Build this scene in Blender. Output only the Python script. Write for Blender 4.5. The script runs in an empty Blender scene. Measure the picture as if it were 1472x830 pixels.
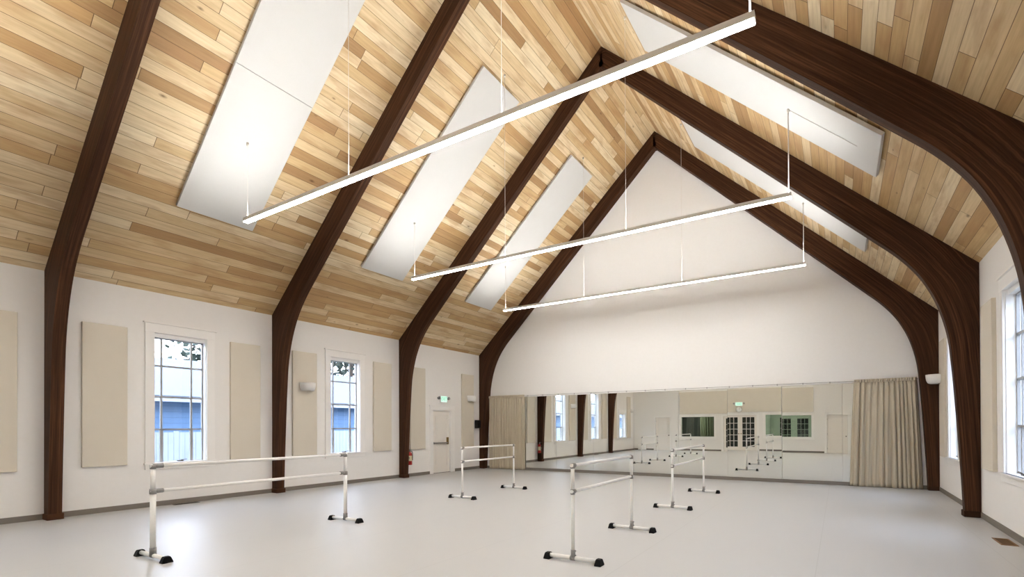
import bpy, bmesh, math, random
from mathutils import Vector, Matrix

# ------------------------------------------------------------------ constants (metres)
WL, WR = -11.528, 2.0            # side walls
XC = -4.764                      # ridge line
HALF = (WR - WL) / 2
ZE, ZR = 4.193, 10.478           # eave and ridge height
SL = (ZR - ZE) / HALF
YB, YF = -1.0, 14.584            # rear wall and mirror wall
ARCH_Y = [2.7825, 6.635, 10.513, 14.367]
H_CAM = 1.5144
rnd = random.Random(7)
S = bpy.context.scene
COL = S.collection

def srgb(r, g, b):
    def f(c):
        c /= 255.0
        return c / 12.92 if c <= 0.04045 else ((c + 0.055) / 1.055) ** 2.4
    return (f(r), f(g), f(b), 1.0)

# ------------------------------------------------------------------ materials
class NT:
    def __init__(s, name):
        s.m = bpy.data.materials.new(name); s.m.use_nodes = True
        s.t = s.m.node_tree; s.t.nodes.clear()
        s.out = s.t.nodes.new('ShaderNodeOutputMaterial')
    def n(s, typ, **kw):
        nd = s.t.nodes.new(typ)
        for k, v in kw.items():
            if k.startswith('i_'):
                key = k[2:]
                key = int(key) if key.isdigit() else key.replace('_', ' ')
                if isinstance(v, bpy.types.NodeSocket): s.t.links.new(v, nd.inputs[key])
                else: nd.inputs[key].default_value = v
            else: setattr(nd, k, v)
        return nd
    def math(s, op, a, b=None, c=None):
        nd = s.t.nodes.new('ShaderNodeMath'); nd.operation = op
        for i, v in enumerate((a, b, c)):
            if v is None: continue
            if isinstance(v, bpy.types.NodeSocket): s.t.links.new(v, nd.inputs[i])
            else: nd.inputs[i].default_value = v
        return nd.outputs[0]
    def mix(s, fac, a, b, mode='MIX'):
        nd = s.t.nodes.new('ShaderNodeMix'); nd.data_type = 'RGBA'; nd.blend_type = mode
        for k, v in ((0, fac), (6, a), (7, b)):
            if isinstance(v, bpy.types.NodeSocket): s.t.links.new(v, nd.inputs[k])
            else: nd.inputs[k].default_value = v
        return nd.outputs[2]
    def ramp(s, fac, stops, interp='LINEAR'):
        nd = s.t.nodes.new('ShaderNodeValToRGB'); nd.color_ramp.interpolation = interp
        e = nd.color_ramp.elements
        while len(e) < len(stops): e.new(0.5)
        for el, (p, c) in zip(e, stops): el.position = p; el.color = c
        s.t.links.new(fac, nd.inputs[0]); return nd.outputs[0]
    def bsdf(s, color, rough=0.5, metallic=0.0, spec=0.5, bump=None, bstr=0.1, bdist=0.01, **kw):
        b = s.n('ShaderNodeBsdfPrincipled')
        for k, v in (('Base Color', color), ('Roughness', rough), ('Metallic', metallic), ('Specular IOR Level', spec)):
            if isinstance(v, bpy.types.NodeSocket): s.t.links.new(v, b.inputs[k])
            else: b.inputs[k].default_value = v
        for k, v in kw.items(): b.inputs[k.replace('_', ' ')].default_value = v
        if bump is not None:
            bn = s.n('ShaderNodeBump'); bn.inputs['Strength'].default_value = bstr; bn.inputs['Distance'].default_value = bdist
            s.t.links.new(bump, bn.inputs['Height']); s.t.links.new(bn.outputs[0], b.inputs['Normal'])
        s.t.links.new(b.outputs[0], s.out.inputs[0]); return b

def mottled(name, c1, c2, scale, rough, spec=0.5, bstr=0.05, detail=4.0, metallic=0.0):
    k = NT(name)
    tc = k.n('ShaderNodeTexCoord')
    nz = k.n('ShaderNodeTexNoise', i_Vector=tc.outputs['Object'], i_Scale=scale, i_Detail=detail)
    c = k.mix(nz.outputs[0], c1, c2)
    k.bsdf(c, rough, metallic, spec, bump=nz.outputs[0], bstr=bstr, bdist=0.004)
    return k.m

def emission(name, c, strength):
    k = NT(name); e = k.n('ShaderNodeEmission', i_Color=c, i_Strength=strength)
    k.t.links.new(e.outputs[0], k.out.inputs[0]); return k.m

def plank_material():
    k = NT('ceiling_planks')
    uv = k.n('ShaderNodeUVMap'); sep = k.n('ShaderNodeSeparateXYZ', i_0=uv.outputs[0])
    u, v = sep.outputs[0], sep.outputs[1]
    vw = k.math('DIVIDE', v, 0.176)
    row = k.math('FLOOR', vw); fv = k.math('FRACT', vw)
    r1 = k.n('ShaderNodeTexWhiteNoise', noise_dimensions='1D'); k.t.links.new(row, r1.inputs['W'])
    r1b = k.n('ShaderNodeTexWhiteNoise', noise_dimensions='1D'); k.t.links.new(k.math('ADD', row, 71.3), r1b.inputs['W'])
    L = k.math('MULTIPLY_ADD', r1b.outputs[0], 2.6, 2.0)
    uu = k.math('ADD', k.math('DIVIDE', u, L), k.math('MULTIPLY', r1.outputs[0], 13.0))
    idx = k.math('FLOOR', uu); fu = k.math('FRACT', uu)
    cmb = k.n('ShaderNodeCombineXYZ', i_0=row, i_1=idx)
    wn = k.n('ShaderNodeTexWhiteNoise', noise_dimensions='2D', i_Vector=cmb.outputs[0])
    wsep = k.n('ShaderNodeSeparateColor', i_0=wn.outputs['Color'])
    base = k.ramp(wn.outputs['Value'], [(0.0, srgb(225, 209, 177)), (0.28, srgb(217, 196, 160)), (0.48, srgb(208, 184, 144)),
                                        (0.68, srgb(197, 168, 124)), (0.86, srgb(187, 154, 108)), (1.0, srgb(160, 127, 88))])
    # grain stretched along the board, shifted per board
    vec = k.n('ShaderNodeCombineXYZ', i_0=k.math('MULTIPLY_ADD', u, 1.3, k.math('MULTIPLY', wsep.outputs[1], 37.0)),
              i_1=k.math('MULTIPLY', v, 26.0), i_2=k.math('MULTIPLY', wsep.outputs[0], 51.0))
    gr = k.n('ShaderNodeTexNoise', i_Vector=vec.outputs[0], i_Scale=1.0, i_Detail=5.0, i_Roughness=0.62)
    grc = k.ramp(gr.outputs[0], [(0.3, (0.78, 0.74, 0.68, 1)), (0.62, (1.04, 1.03, 1.02, 1))])
    c = k.mix(0.75, base, grc, 'MULTIPLY')
    # broad blotches in the timber
    vec2 = k.n('ShaderNodeCombineXYZ', i_0=k.math('MULTIPLY', u, 1.6), i_1=k.math('MULTIPLY', v, 6.0), i_2=k.math('MULTIPLY', wsep.outputs[2], 9.0))
    bl = k.n('ShaderNodeTexNoise', i_Vector=vec2.outputs[0], i_Scale=1.0, i_Detail=3.0)
    c = k.mix(k.ramp(bl.outputs[0], [(0.50, (0, 0, 0, 1)), (0.72, (0.6, 0.6, 0.6, 1))]), c, srgb(168, 130, 90))
    # knots
    kv = k.n('ShaderNodeCombineXYZ', i_0=k.math('MULTIPLY', u, 1.9), i_1=k.math('MULTIPLY', v, 4.2))
    vo = k.n('ShaderNodeTexVoronoi', i_Vector=kv.outputs[0], i_Scale=1.0)
    vsep = k.n('ShaderNodeSeparateColor', i_0=vo.outputs['Color'])
    rad = k.math('MULTIPLY', k.math('GREATER_THAN', vsep.outputs[0], 0.45), k.math('MULTIPLY_ADD', vsep.outputs[1], 0.12, 0.04))
    kn = k.math('SMOOTH_MIN', k.math('MAXIMUM', k.math('SUBTRACT', 1.0, k.math('DIVIDE', vo.outputs['Distance'], k.math('ADD', rad, 0.0001))), 0.0), 1.0, 0.1)
    kn = k.math('MULTIPLY', kn, 0.9)
    c = k.mix(kn, c, srgb(92, 60, 36))
    # joints
    ev = k.math('MULTIPLY', k.math('MINIMUM', fv, k.math('SUBTRACT', 1.0, fv)), 0.176)
    eu = k.math('MULTIPLY', k.math('MINIMUM', fu, k.math('SUBTRACT', 1.0, fu)), L)
    ed = k.math('MINIMUM', ev, k.math('MULTIPLY', eu, 0.8))
    gap = k.math('LESS_THAN', ed, 0.0034)
    c = k.mix(k.math('MULTIPLY', gap, 0.82), c, srgb(84, 60, 36))
    hgt = k.math('ADD', k.math('MULTIPLY', k.math('MINIMUM', ed, 0.008), 40.0), k.math('MULTIPLY', gr.outputs[0], 0.12))
    k.bsdf(c, 0.55, 0, 0.3, bump=hgt, bstr=0.35, bdist=0.01)
    return k.m

def timber_material():
    k = NT('dark_glulam')
    uv = k.n('ShaderNodeUVMap'); sep = k.n('ShaderNodeSeparateXYZ', i_0=uv.outputs[0])
    u, v = sep.outputs[0], sep.outputs[1]
    oi = k.n('ShaderNodeObjectInfo')
    lam = k.math('FLOOR', k.math('DIVIDE', v, 0.038))
    w = k.n('ShaderNodeTexWhiteNoise', noise_dimensions='1D'); k.t.links.new(lam, w.inputs['W'])
    vec = k.n('ShaderNodeCombineXYZ', i_0=k.math('MULTIPLY_ADD', u, 0.9, k.math('MULTIPLY', w.outputs[0], 23.0)), i_1=k.math('MULTIPLY', v, 34.0), i_2=k.math('MULTIPLY', oi.outputs['Random'], 20.0))
    nz = k.n('ShaderNodeTexNoise', i_Vector=vec.outputs[0], i_Scale=1.0, i_Detail=6.0, i_Roughness=0.6)
    f = k.math('ADD', nz.outputs[0], k.math('MULTIPLY_ADD', w.outputs[0], 0.12, -0.06))
    c = k.ramp(f, [(0.25, srgb(39, 24, 15)), (0.5, srgb(59, 38, 25)), (0.75, srgb(90, 60, 41))])
    k.bsdf(c, 0.6, 0, 0.08, bump=nz.outputs[0], bstr=0.1, bdist=0.004)
    return k.m

def floor_material():
    k = NT('grey_vinyl_floor')
    tc = k.n('ShaderNodeTexCoord'); sep = k.n('ShaderNodeSeparateXYZ', i_0=tc.outputs['Object'])
    nz = k.n('ShaderNodeTexNoise', i_Vector=tc.outputs['Object'], i_Scale=0.7, i_Detail=3.0)
    fine = k.n('ShaderNodeTexNoise', i_Vector=tc.outputs['Object'], i_Scale=60.0, i_Detail=3.0)
    c = k.mix(nz.outputs[0], srgb(181, 181, 181), srgb(189, 189, 188))
    # sheet seams every 1.83 m running along the hall
    fx = k.math('FRACT', k.math('DIVIDE', k.math('ADD', sep.outputs[0], 20.35), 1.83))
    d = k.math('MINIMUM', fx, k.math('SUBTRACT', 1.0, fx))
    c = k.mix(k.math('MULTIPLY', k.math('LESS_THAN', d, 0.0018), 0.35), c, srgb(150, 148, 146))
    rg = k.math('MULTIPLY_ADD', nz.outputs[0], 0.1, 0.36)
    k.bsdf(c, rg, 0, 0.45, bump=fine.outputs[0], bstr=0.03, bdist=0.002)
    return k.m

def fabric(name, c1, c2, scale=220.0, rough=0.9):
    k = NT(name)
    tc = k.n('ShaderNodeTexCoord')
    a = k.n('ShaderNodeTexNoise', i_Vector=tc.outputs['Object'], i_Scale=scale, i_Detail=2.0)
    b = k.n('ShaderNodeTexNoise', i_Vector=tc.outputs['Object'], i_Scale=4.0, i_Detail=3.0)
    c = k.mix(k.math('MULTIPLY_ADD', a.outputs[0], 0.6, k.math('MULTIPLY', b.outputs[0], 0.4)), c1, c2)
    k.bsdf(c, rough, 0, 0.15, bump=a.outputs[0], bstr=0.15, bdist=0.002)
    return k.m

def glass_material(name, tint, refl=0.08):
    k = NT(name)
    tr = k.n('ShaderNodeBsdfTransparent', i_Color=tint)
    gl = k.n('ShaderNodeBsdfGlossy', i_Roughness=0.01)
    lw = k.n('ShaderNodeLayerWeight', i_Blend=0.5)
    fr = k.math('MINIMUM', k.math('MULTIPLY_ADD', k.math('POWER', lw.outputs['Facing'], 5.0), 0.9, 0.035), 0.22)
    mx = k.n('ShaderNodeMixShader'); k.t.links.new(fr, mx.inputs[0])
    k.t.links.new(tr.outputs[0], mx.inputs[1]); k.t.links.new(gl.outputs[0], mx.inputs[2])
    k.t.links.new(mx.outputs[0], k.out.inputs[0]); return k.m

def plain(name, c, rough=0.5, metallic=0.0, spec=0.5):
    k = NT(name)
    tc = k.n('ShaderNodeTexCoord')
    nz = k.n('ShaderNodeTexNoise', i_Vector=tc.outputs['Object'], i_Scale=35.0, i_Detail=2.0)
    d = tuple(x * 0.93 for x in c[:3]) + (1,)
    k.bsdf(k.mix(nz.outputs[0], d, c), rough, metallic, spec); return k.m

def siding(name, c1, c2, pitch):
    k = NT(name)
    tc = k.n('ShaderNodeTexCoord'); sep = k.n('ShaderNodeSeparateXYZ', i_0=tc.outputs['Object'])
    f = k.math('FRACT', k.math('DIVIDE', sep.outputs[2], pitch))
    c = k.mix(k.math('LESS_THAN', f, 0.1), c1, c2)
    k.bsdf(c, 0.7, 0, 0.3, bump=f, bstr=0.4, bdist=0.02); return k.m

M = {}
M['wall'] = mottled('white_wall_paint', srgb(236, 234, 230), srgb(240, 238, 235), 14, 0.7, 0.25, 0.03)
M['trim'] = mottled('white_trim_paint', srgb(241, 239, 235), srgb(244, 242, 239), 10, 0.4, 0.4, 0.02)
M['door'] = mottled('warm_white_door_paint', srgb(234, 229, 221), srgb(238, 233, 226), 10, 0.45, 0.35, 0.02)
M['planks'] = plank_material()
M['timber'] = timber_material()
M['floor'] = floor_material()
M['beige'] = fabric('beige_panel_fabric', srgb(207, 199, 184), srgb(217, 210, 196), 160)
M['whitepanel'] = fabric('white_panel_face', srgb(196, 195, 192), srgb(203, 202, 199), 90, 0.8)
M['base'] = mottled('grey_rubber_base', srgb(112, 106, 98), srgb(122, 116, 108), 8, 0.6, 0.3)
M['curtain'] = fabric('greige_curtain_cloth', srgb(178, 168, 148), srgb(197, 187, 167), 120, 0.95)
k = NT('mirror_glass'); k.bsdf((0.92, 0.94, 0.905, 1), 0.0, 1.0); M['mirror'] = k.m
M['mirroredge'] = plain('mirror_edge', srgb(120, 128, 122), 0.3)
M['enamel'] = plain('white_enamel_tube', srgb(250, 249, 246), 0.28, 0, 0.5)
M['fitting'] = plain('grey_cast_fitting', srgb(142, 140, 138), 0.4, 0.55)
M['rubber'] = plain('black_rubber', srgb(9, 9, 10), 0.7, 0, 0.15)
M['black'] = plain('black_plastic', srgb(18, 18, 19), 0.45)
M['sash'] = plain('grey_metal_sash', srgb(156, 156, 155), 0.5, 0.0)
M['glass'] = glass_material('window_glass', (0.97, 0.975, 1.0, 1))
M['hallglass'] = glass_material('interior_glass', (0.84, 0.90, 0.85, 1))
M['brass'] = plain('aged_brass', srgb(140, 118, 74), 0.4, 0.8)
M['steel'] = plain('brushed_steel', srgb(160, 158, 154), 0.35, 0.9)
M['bronze'] = plain('dark_bronze', srgb(70, 62, 52), 0.4, 0.7)
M['sconce'] = plain('white_sconce_shade', srgb(236, 235, 232), 0.45)
M['housing'] = plain('white_fixture_housing', srgb(225, 222, 216), 0.4)
M['cable'] = plain('pale_cable', srgb(228, 222, 212), 0.5)
M['lamp'] = emission('lamp_diffuser', (1.0, 0.985, 0.965, 1), 56.0)
M['uplamp'] = emission('uplight_diffuser', (1.0, 0.99, 0.975, 1), 64.0)
M['exitface'] = emission('exit_face_lit', (0.72, 1.0, 0.84, 1), 0.92)
M['exitletter'] = emission('exit_letters_lit', (0.10, 0.72, 0.36, 1), 0.8)
M['red'] = plain('red_paint', srgb(168, 30, 26), 0.3)
M['label'] = plain('cream_label', srgb(226, 214, 178), 0.6)
M['ventwood'] = plain('brown_register_wood', srgb(138, 102, 62), 0.6)
M['slot'] = plain('dark_slot', srgb(30, 22, 14), 0.8)
M['clockface'] = plain('white_clock_face', srgb(240, 240, 236), 0.4)
M['hallwall'] = plain('sage_wall', srgb(176, 184, 170), 0.7)
M['halldark'] = plain('dark_hall_wall', srgb(42, 44, 42), 0.8)
M['hallfloor'] = plain('hall_floor', srgb(120, 116, 108), 0.5)
M['halldrape'] = fabric('grey_green_drape', srgb(92, 96, 80), srgb(112, 114, 98), 90)
M['darkpane'] = plain('dark_pane', srgb(14, 18, 22), 0.1)
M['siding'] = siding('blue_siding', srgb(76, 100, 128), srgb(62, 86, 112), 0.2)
M['fence'] = mottled('pale_fence_boards', srgb(124, 129, 140), srgb(134, 139, 149), 3, 0.7)
M['roof'] = mottled('pale_shingle_roof', srgb(66, 71, 80), srgb(77, 82, 90), 6, 0.8)
M['ground'] = mottled('outdoor_ground', srgb(100, 106, 104), srgb(120, 126, 124), 2, 0.9)
M['bark'] = plain('bark', srgb(70, 60, 52), 0.9)
M['leaf'] = mottled('evergreen_leaf', srgb(26, 36, 30), srgb(44, 56, 44), 2, 0.8)

# ------------------------------------------------------------------ mesh helpers
def link(name, bm, mat, parent=None, smooth=False, recalc=True, mats=None):
    if recalc: bmesh.ops.recalc_face_normals(bm, faces=bm.faces[:])
    me = bpy.data.meshes.new(name); bm.to_mesh(me); bm.free()
    for m in (mats or [mat]): me.materials.append(m)
    if smooth:
        for p in me.polygons: p.use_smooth = True
    o = bpy.data.objects.new(name, me); COL.objects.link(o)
    if parent is not None: o.parent = parent
    return o

def empty(name, loc=(0, 0, 0), rz=0.0, parent=None):
    o = bpy.data.objects.new(name, None); COL.objects.link(o)
    o.empty_display_size = 0.1
    o.location = loc; o.rotation_euler = (0, 0, rz)
    if parent is not None: o.parent = parent
    return o

def tag(o, label, cat, group=None):
    o['label'] = label; o['category'] = cat
    if group: o['group'] = group
    return o

def struct(o):
    o['kind'] = 'structure'; return o

def box(bm, x0, x1, y0, y1, z0, z1, bev=0.0, mi=0):
    vs = [bm.verts.new(p) for p in ((x0, y0, z0), (x1, y0, z0), (x1, y1, z0), (x0, y1, z0), (x0, y0, z1), (x1, y0, z1), (x1, y1, z1), (x0, y1, z1))]
    fs = [bm.faces.new([vs[i] for i in q]) for q in ((0, 3, 2, 1), (4, 5, 6, 7), (0, 1, 5, 4), (1, 2, 6, 5), (2, 3, 7, 6), (3, 0, 4, 7))]
    for f in fs: f.material_index = mi
    if bev > 0:
        es = list({e for f in fs for e in f.edges})
        bmesh.ops.bevel(bm, geom=es, offset=bev, segments=2, affect='EDGES', profile=0.5)
    return fs

def bxo(name, mat, b, parent=None, bev=0.0):
    bm = bmesh.new(); box(bm, *b, bev=bev); return link(name, bm, mat, parent)

def frame_of(d):
    d = Vector(d).normalized()
    a = Vector((0, 0, 1)) if abs(d.z) < 0.9 else Vector((1, 0, 0))
    s = d.cross(a).normalized(); return s, s.cross(d).normalized()

def tube(bm, a, b, r0, r1=None, n=16, caps=True):
    a, b = Vector(a), Vector(b); r1 = r0 if r1 is None else r1
    s, t = frame_of(b - a); rings = []
    for p, r in ((a, r0), (b, r1)):
        rings.append([bm.verts.new(p + (s * math.cos(2 * math.pi * i / n) + t * math.sin(2 * math.pi * i / n)) * r) for i in range(n)])
    for i in range(n):
        f = bm.faces.new((rings[0][i], rings[0][(i + 1) % n], rings[1][(i + 1) % n], rings[1][i])); f.smooth = True
    if caps: bm.faces.new(rings[0][::-1]); bm.faces.new(rings[1])

def tubes(name, mat, segs, parent=None, n=16):
    bm = bmesh.new()
    for s in segs: tube(bm, *s, n=n)
    return link(name, bm, mat, parent)

def lathe(bm, prof, c, axis=(0, 0, 1), n=24):
    """prof = [(r, h)...] revolved about axis through c"""
    ax = Vector(axis).normalized(); s, t = frame_of(ax); c = Vector(c); rings = []
    for r, h in prof:
        rings.append([bm.verts.new(c + ax * h + (s * math.cos(2 * math.pi * i / n) + t * math.sin(2 * math.pi * i / n)) * max(r, 1e-4)) for i in range(n)])
    for k_ in range(len(rings) - 1):
        for i in range(n):
            f = bm.faces.new((rings[k_][i], rings[k_][(i + 1) % n], rings[k_ + 1][(i + 1) % n], rings[k_ + 1][i])); f.smooth = True
    bm.faces.new(rings[0][::-1]); bm.faces.new(rings[-1])

def prism(bm, poly, axis, a0, a1):
    """extrude a 2-D polygon along axis 'x' / 'y' / 'z' from a0 to a1"""
    def P(p, a):
        return {'x': (a, p[0], p[1]), 'y': (p[0], a, p[1]), 'z': (p[0], p[1], a)}[axis]
    A = [bm.verts.new(P(p, a0)) for p in poly]; B = [bm.verts.new(P(p, a1)) for p in poly]
    bm.faces.new(A); bm.faces.new(B[::-1])
    for i in range(len(poly)):
        j = (i + 1) % len(poly); bm.faces.new((A[i], B[i], B[j], A[j]))

def wall_holes(bm, axis, c0, c1, a0, a1, z0, z1, holes):
    """rectangular wall slab between planes c0 (room side) and c1, with rectangular openings (a0,a1,z0,z1)"""
    As = sorted({a0, a1, *[h[0] for h in holes], *[h[1] for h in holes]})
    Zs = sorted({z0, z1, *[h[2] for h in holes], *[h[3] for h in holes]})
    cache = {}
    def V(c, a, z):
        key = (c, round(a, 5), round(z, 5))
        if key not in cache: cache[key] = bm.verts.new((c, a, z) if axis == 'x' else (a, c, z))
        return cache[key]
    def inside(a, z): return any(h[0] < a < h[1] and h[2] < z < h[3] for h in holes)
    solid = {}
    for i in range(len(As) - 1):
        for j in range(len(Zs) - 1):
            solid[i, j] = not inside((As[i] + As[i + 1]) / 2, (Zs[j] + Zs[j + 1]) / 2)
    for (i, j), s in solid.items():
        if not s: continue
        A, B, Zl, Zh = As[i], As[i + 1], Zs[j], Zs[j + 1]
        for c in (c0, c1): bm.faces.new((V(c, A, Zl), V(c, B, Zl), V(c, B, Zh), V(c, A, Zh)))
        for di, dj, p, q in ((-1, 0, (A, Zl), (A, Zh)), (1, 0, (B, Zl), (B, Zh)), (0, -1, (A, Zl), (B, Zl)), (0, 1, (A, Zh), (B, Zh))):
            if not solid.get((i + di, j + dj), False):
                bm.faces.new((V(c0, *p), V(c0, *q), V(c1, *q), V(c1, *p)))

# ------------------------------------------------------------------ the room shell
WT = 0.2
WIN_Y = [4.32, 8.17]                       # left edges of the tall openings, bays two and three
WIN_W = 0.92
WZ0, WZ1 = 0.85, 3.40
DOOR_L = (11.96, 12.84, 0.0, 2.10)
SHORT_WIN = (0.36, 1.30, 0.85, 2.36)
left_holes = [(y, y + WIN_W, WZ0, WZ1) for y in WIN_Y] + [SHORT_WIN, DOOR_L]
R_WIN = [4.32, 8.17, 12.15]  # the first opening is out of view, added for its daylight
right_holes = [(y, y + WIN_W, WZ0, WZ1) for y in R_WIN]

bm = bmesh.new(); wall_holes(bm, 'x', WL, WL - WT, YB - 0.2, YF + 0.15, 0, ZE + 0.02, left_holes); struct(link('wall_left', bm, M['wall']))
bm = bmesh.new(); wall_holes(bm, 'x', WR, WR + WT, YB - 0.2, YF + 0.15, 0, ZE + 0.02, right_holes); struct(link('wall_right', bm, M['wall']))
bm = bmesh.new(); prism(bm, [(WL, 0), (WR, 0), (WR, ZE), (XC, ZR), (WL, ZE)], 'y', YF, YF + 0.15); struct(link('wall_front', bm, M['wall']))
FRENCH = (-5.88, -4.06, 0.0, 2.05)
BW1 = (-8.38, -6.42, 0.86, 2.05)
BW2 = (-3.60, -1.30, 0.86, 2.05)
BD1 = (-10.0, -9.10, 0.0, 2.05)
BD2 = (-0.56, 0.38, 0.0, 2.05)
bm = bmesh.new(); wall_holes(bm, 'y', YB, YB - 0.2, WL, WR, 0, ZE, [FRENCH, BW1, BW2, BD1, BD2])
prism(bm, [(WL, ZE), (WR, ZE), (XC, ZR)], 'y', YB, YB - 0.2); struct(link('wall_back', bm, M['wall']))
bm = bmesh.new(); box(bm, WL - WT, WR + WT, YB - 0.2, YF + 0.15, -0.12, 0.0); struct(link('floor', bm, M['floor']))

def roof(side):
    bm = bmesh.new(); uvl = bm.loops.layers.uv.new('UVMap')
    s = -1 if side == 'left' else 1
    ln = math.hypot(HALF, ZR - ZE)
    nrm = Vector((s * SL, 0, 1)).normalized()
    e = Vector((XC + s * (HALF + 0.3), 0, ZE - 0.3 * SL)); r = Vector((XC, 0, ZR))
    ext = ln * (HALF + 0.3) / HALF
    y0, y1 = YB - 0.25, YF + 0.2
    P = [Vector((e.x, y0, e.z)), Vector((e.x, y1, e.z)), Vector((r.x, y1, r.z)), Vector((r.x, y0, r.z))]
    lo = [bm.verts.new(p) for p in P]
    up = [bm.verts.new(p + nrm * 0.15 + (Vector((0, 0, 0.06)) if i > 1 else Vector())) for i, p in enumerate(P)]
    UV = [(y0, 0), (y1, 0), (y1, ext), (y0, ext)]
    f = bm.faces.new(lo)
    for lp in f.loops: lp[uvl].uv = Vector(UV[lo.index(lp.vert)]) + Vector((0 if s < 0 else 61.3, 0 if s < 0 else 17.6))
    bm.faces.new(up[::-1])
    for i in range(4):
        j = (i + 1) % 4; bm.faces.new((lo[i], up[i], up[j], lo[j]))
    return struct(link('ceiling', bm, M['planks']))
roof('left'); roof('right')

# baseboards
def baseboard(name, segs):
    bm = bmesh.new()
    for b in segs: box(bm, *b)
    return struct(link(name, bm, M['base']))
baseboard('baseboard_left', [(WL, WL + 0.012, YB, 11.80, 0, 0.095), (WL, WL + 0.012, 13.0, YF, 0, 0.095)])
baseboard('baseboard_right', [(WR - 0.012, WR, YB, YF, 0, 0.095)])
baseboard('baseboard_front', [(WL, WR, YF - 0.02, YF, 0, 0.094)])
baseboard('baseboard_back', [(WL, -10.14, YB, YB + 0.012, 0, 0.095), (-8.96, -6.02, YB, YB + 0.012, 0, 0.095),
                             (-3.92, -0.70, YB, YB + 0.012, 0, 0.095), (0.52, WR, YB, YB + 0.012, 0, 0.095)])

# ------------------------------------------------------------------ windows
n_win = [0]
def window(side, y0, y1, z0, z1, rows, cols):
    n_win[0] += 1
    root = struct(empty('window_%d' % n_win[0], ((WL if side == 'L' else WR), (y0 + y1) / 2, z0)))
    wd = -1 if side == 'L' else 1                       # outward
    cx, cy, cz = root.location
    def bx(bm, d0, d1, ya, yb, za, zb, bev=0.0):       # d = depth outward from the wall face
        xa, xb = sorted((wd * d0, wd * d1)); box(bm, xa, xb, ya - cy, yb - cy, za - cz, zb - cz, bev)
    bm = bmesh.new()
    bx(bm, -0.034, 0, y0 - 0.15, y0, z0 - 0.02, z1, .003); bx(bm, -0.034, 0, y1, y1 + 0.15, z0 - 0.02, z1, .003)
    bx(bm, -0.038, 0, y0 - 0.155, y1 + 0.155, z1, z1 + 0.175, .003); bx(bm, -0.065, 0, y0 - 0.18, y1 + 0.18, z1 + 0.175, z1 + 0.198, .003)
    link('casing', bm, M['trim'], root)
    bm = bmesh.new(); bx(bm, -0.05, 0.19, y0 + 0.002, y1 - 0.002, z0 - 0.025, z0 + 0.004)
    bx(bm, -0.06, 0, y0 - 0.17, y1 + 0.17, z0 - 0.025, z0 + 0.004, .003); link('sill', bm, M['trim'], root)
    bm = bmesh.new(); bx(bm, -0.032, 0, y0 - 0.15, y1 + 0.15, z0 - 0.125, z0 - 0.026, .003); link('apron', bm, M['trim'], root)
    # timber jamb liner and head rail, then the grey metal sash
    bm = bmesh.new()
    bx(bm, 0.0, 0.19, y0 + 0.001, y0 + 0.014, z0 + 0.005, z1 - 0.001); bx(bm, 0.0, 0.19, y1 - 0.014, y1 - 0.001, z0 + 0.005, z1 - 0.001)
    bx(bm, 0.03, 0.19, y0 + 0.014, y1 - 0.014, z1 - 0.075, z1 - 0.001); link('jamb_liner', bm, M['trim'], root)
    a0, a1, b0, b1 = y0 + 0.014, y1 - 0.014, z0 + 0.004, z1 - 0.075
    bm = bmesh.new()
    for q in ((a0, a0 + 0.024, b0, b1), (a1 - 0.024, a1, b0, b1), (a0, a1, b0, b0 + 0.014), (a0, a1, b1 - 0.024, b1)):
        bx(bm, 0.105, 0.145, *q)
    for c in cols: bx(bm, 0.108, 0.142, c - 0.016, c + 0.016, b0, b1)
    for r in rows: bx(bm, 0.109, 0.141, a0, a1, r - 0.016, r + 0.016)
    bx(bm, 0.098, 0.146, cols[0] - 0.026, cols[0] + 0.026, b0, rows[-1]); bx(bm, 0.098, 0.146, cols[1] - 0.026, cols[1] + 0.026, b0, rows[-1])
    bx(bm, 0.098, 0.146, cols[0], cols[1], rows[-1] - 0.02, rows[-1] + 0.014)
    link('sash', bm, M['sash'], root)
    bm = bmesh.new(); bx(bm, 0.123, 0.127, a0, a1, b0, b1); link('pane', bm, M['glass'], root)
    bm = bmesh.new(); m = (cols[0] + cols[1]) / 2 + 0.05
    bx(bm, 0.05, 0.10, m - 0.05, m + 0.05, z0 + 0.004, z0 + 0.03, .004)
    tube(bm, (wd * 0.06, m - cy, 0.03), (wd * 0.045, m + 0.09 - cy, 0.045), 0.007, n=8); tube(bm, (wd * 0.045, m + 0.09 - cy, 0.045), (wd * 0.03, m + 0.09 - cy, 0.045), 0.009, n=8)
    link('crank_handle', bm, M['bronze'], root)
    return root
for y in WIN_Y: window('L', y, y + WIN_W, WZ0, WZ1, [2.768, 2.148, 1.505], [y + 0.165, y + 0.69])
window('L', *SHORT_WIN, [1.86, 1.40], [0.52, 1.06])
for y in R_WIN: window('R', y, y + WIN_W, WZ0, WZ1, [2.768, 2.148, 1.505], [y + 0.165, y + 0.69])

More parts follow.
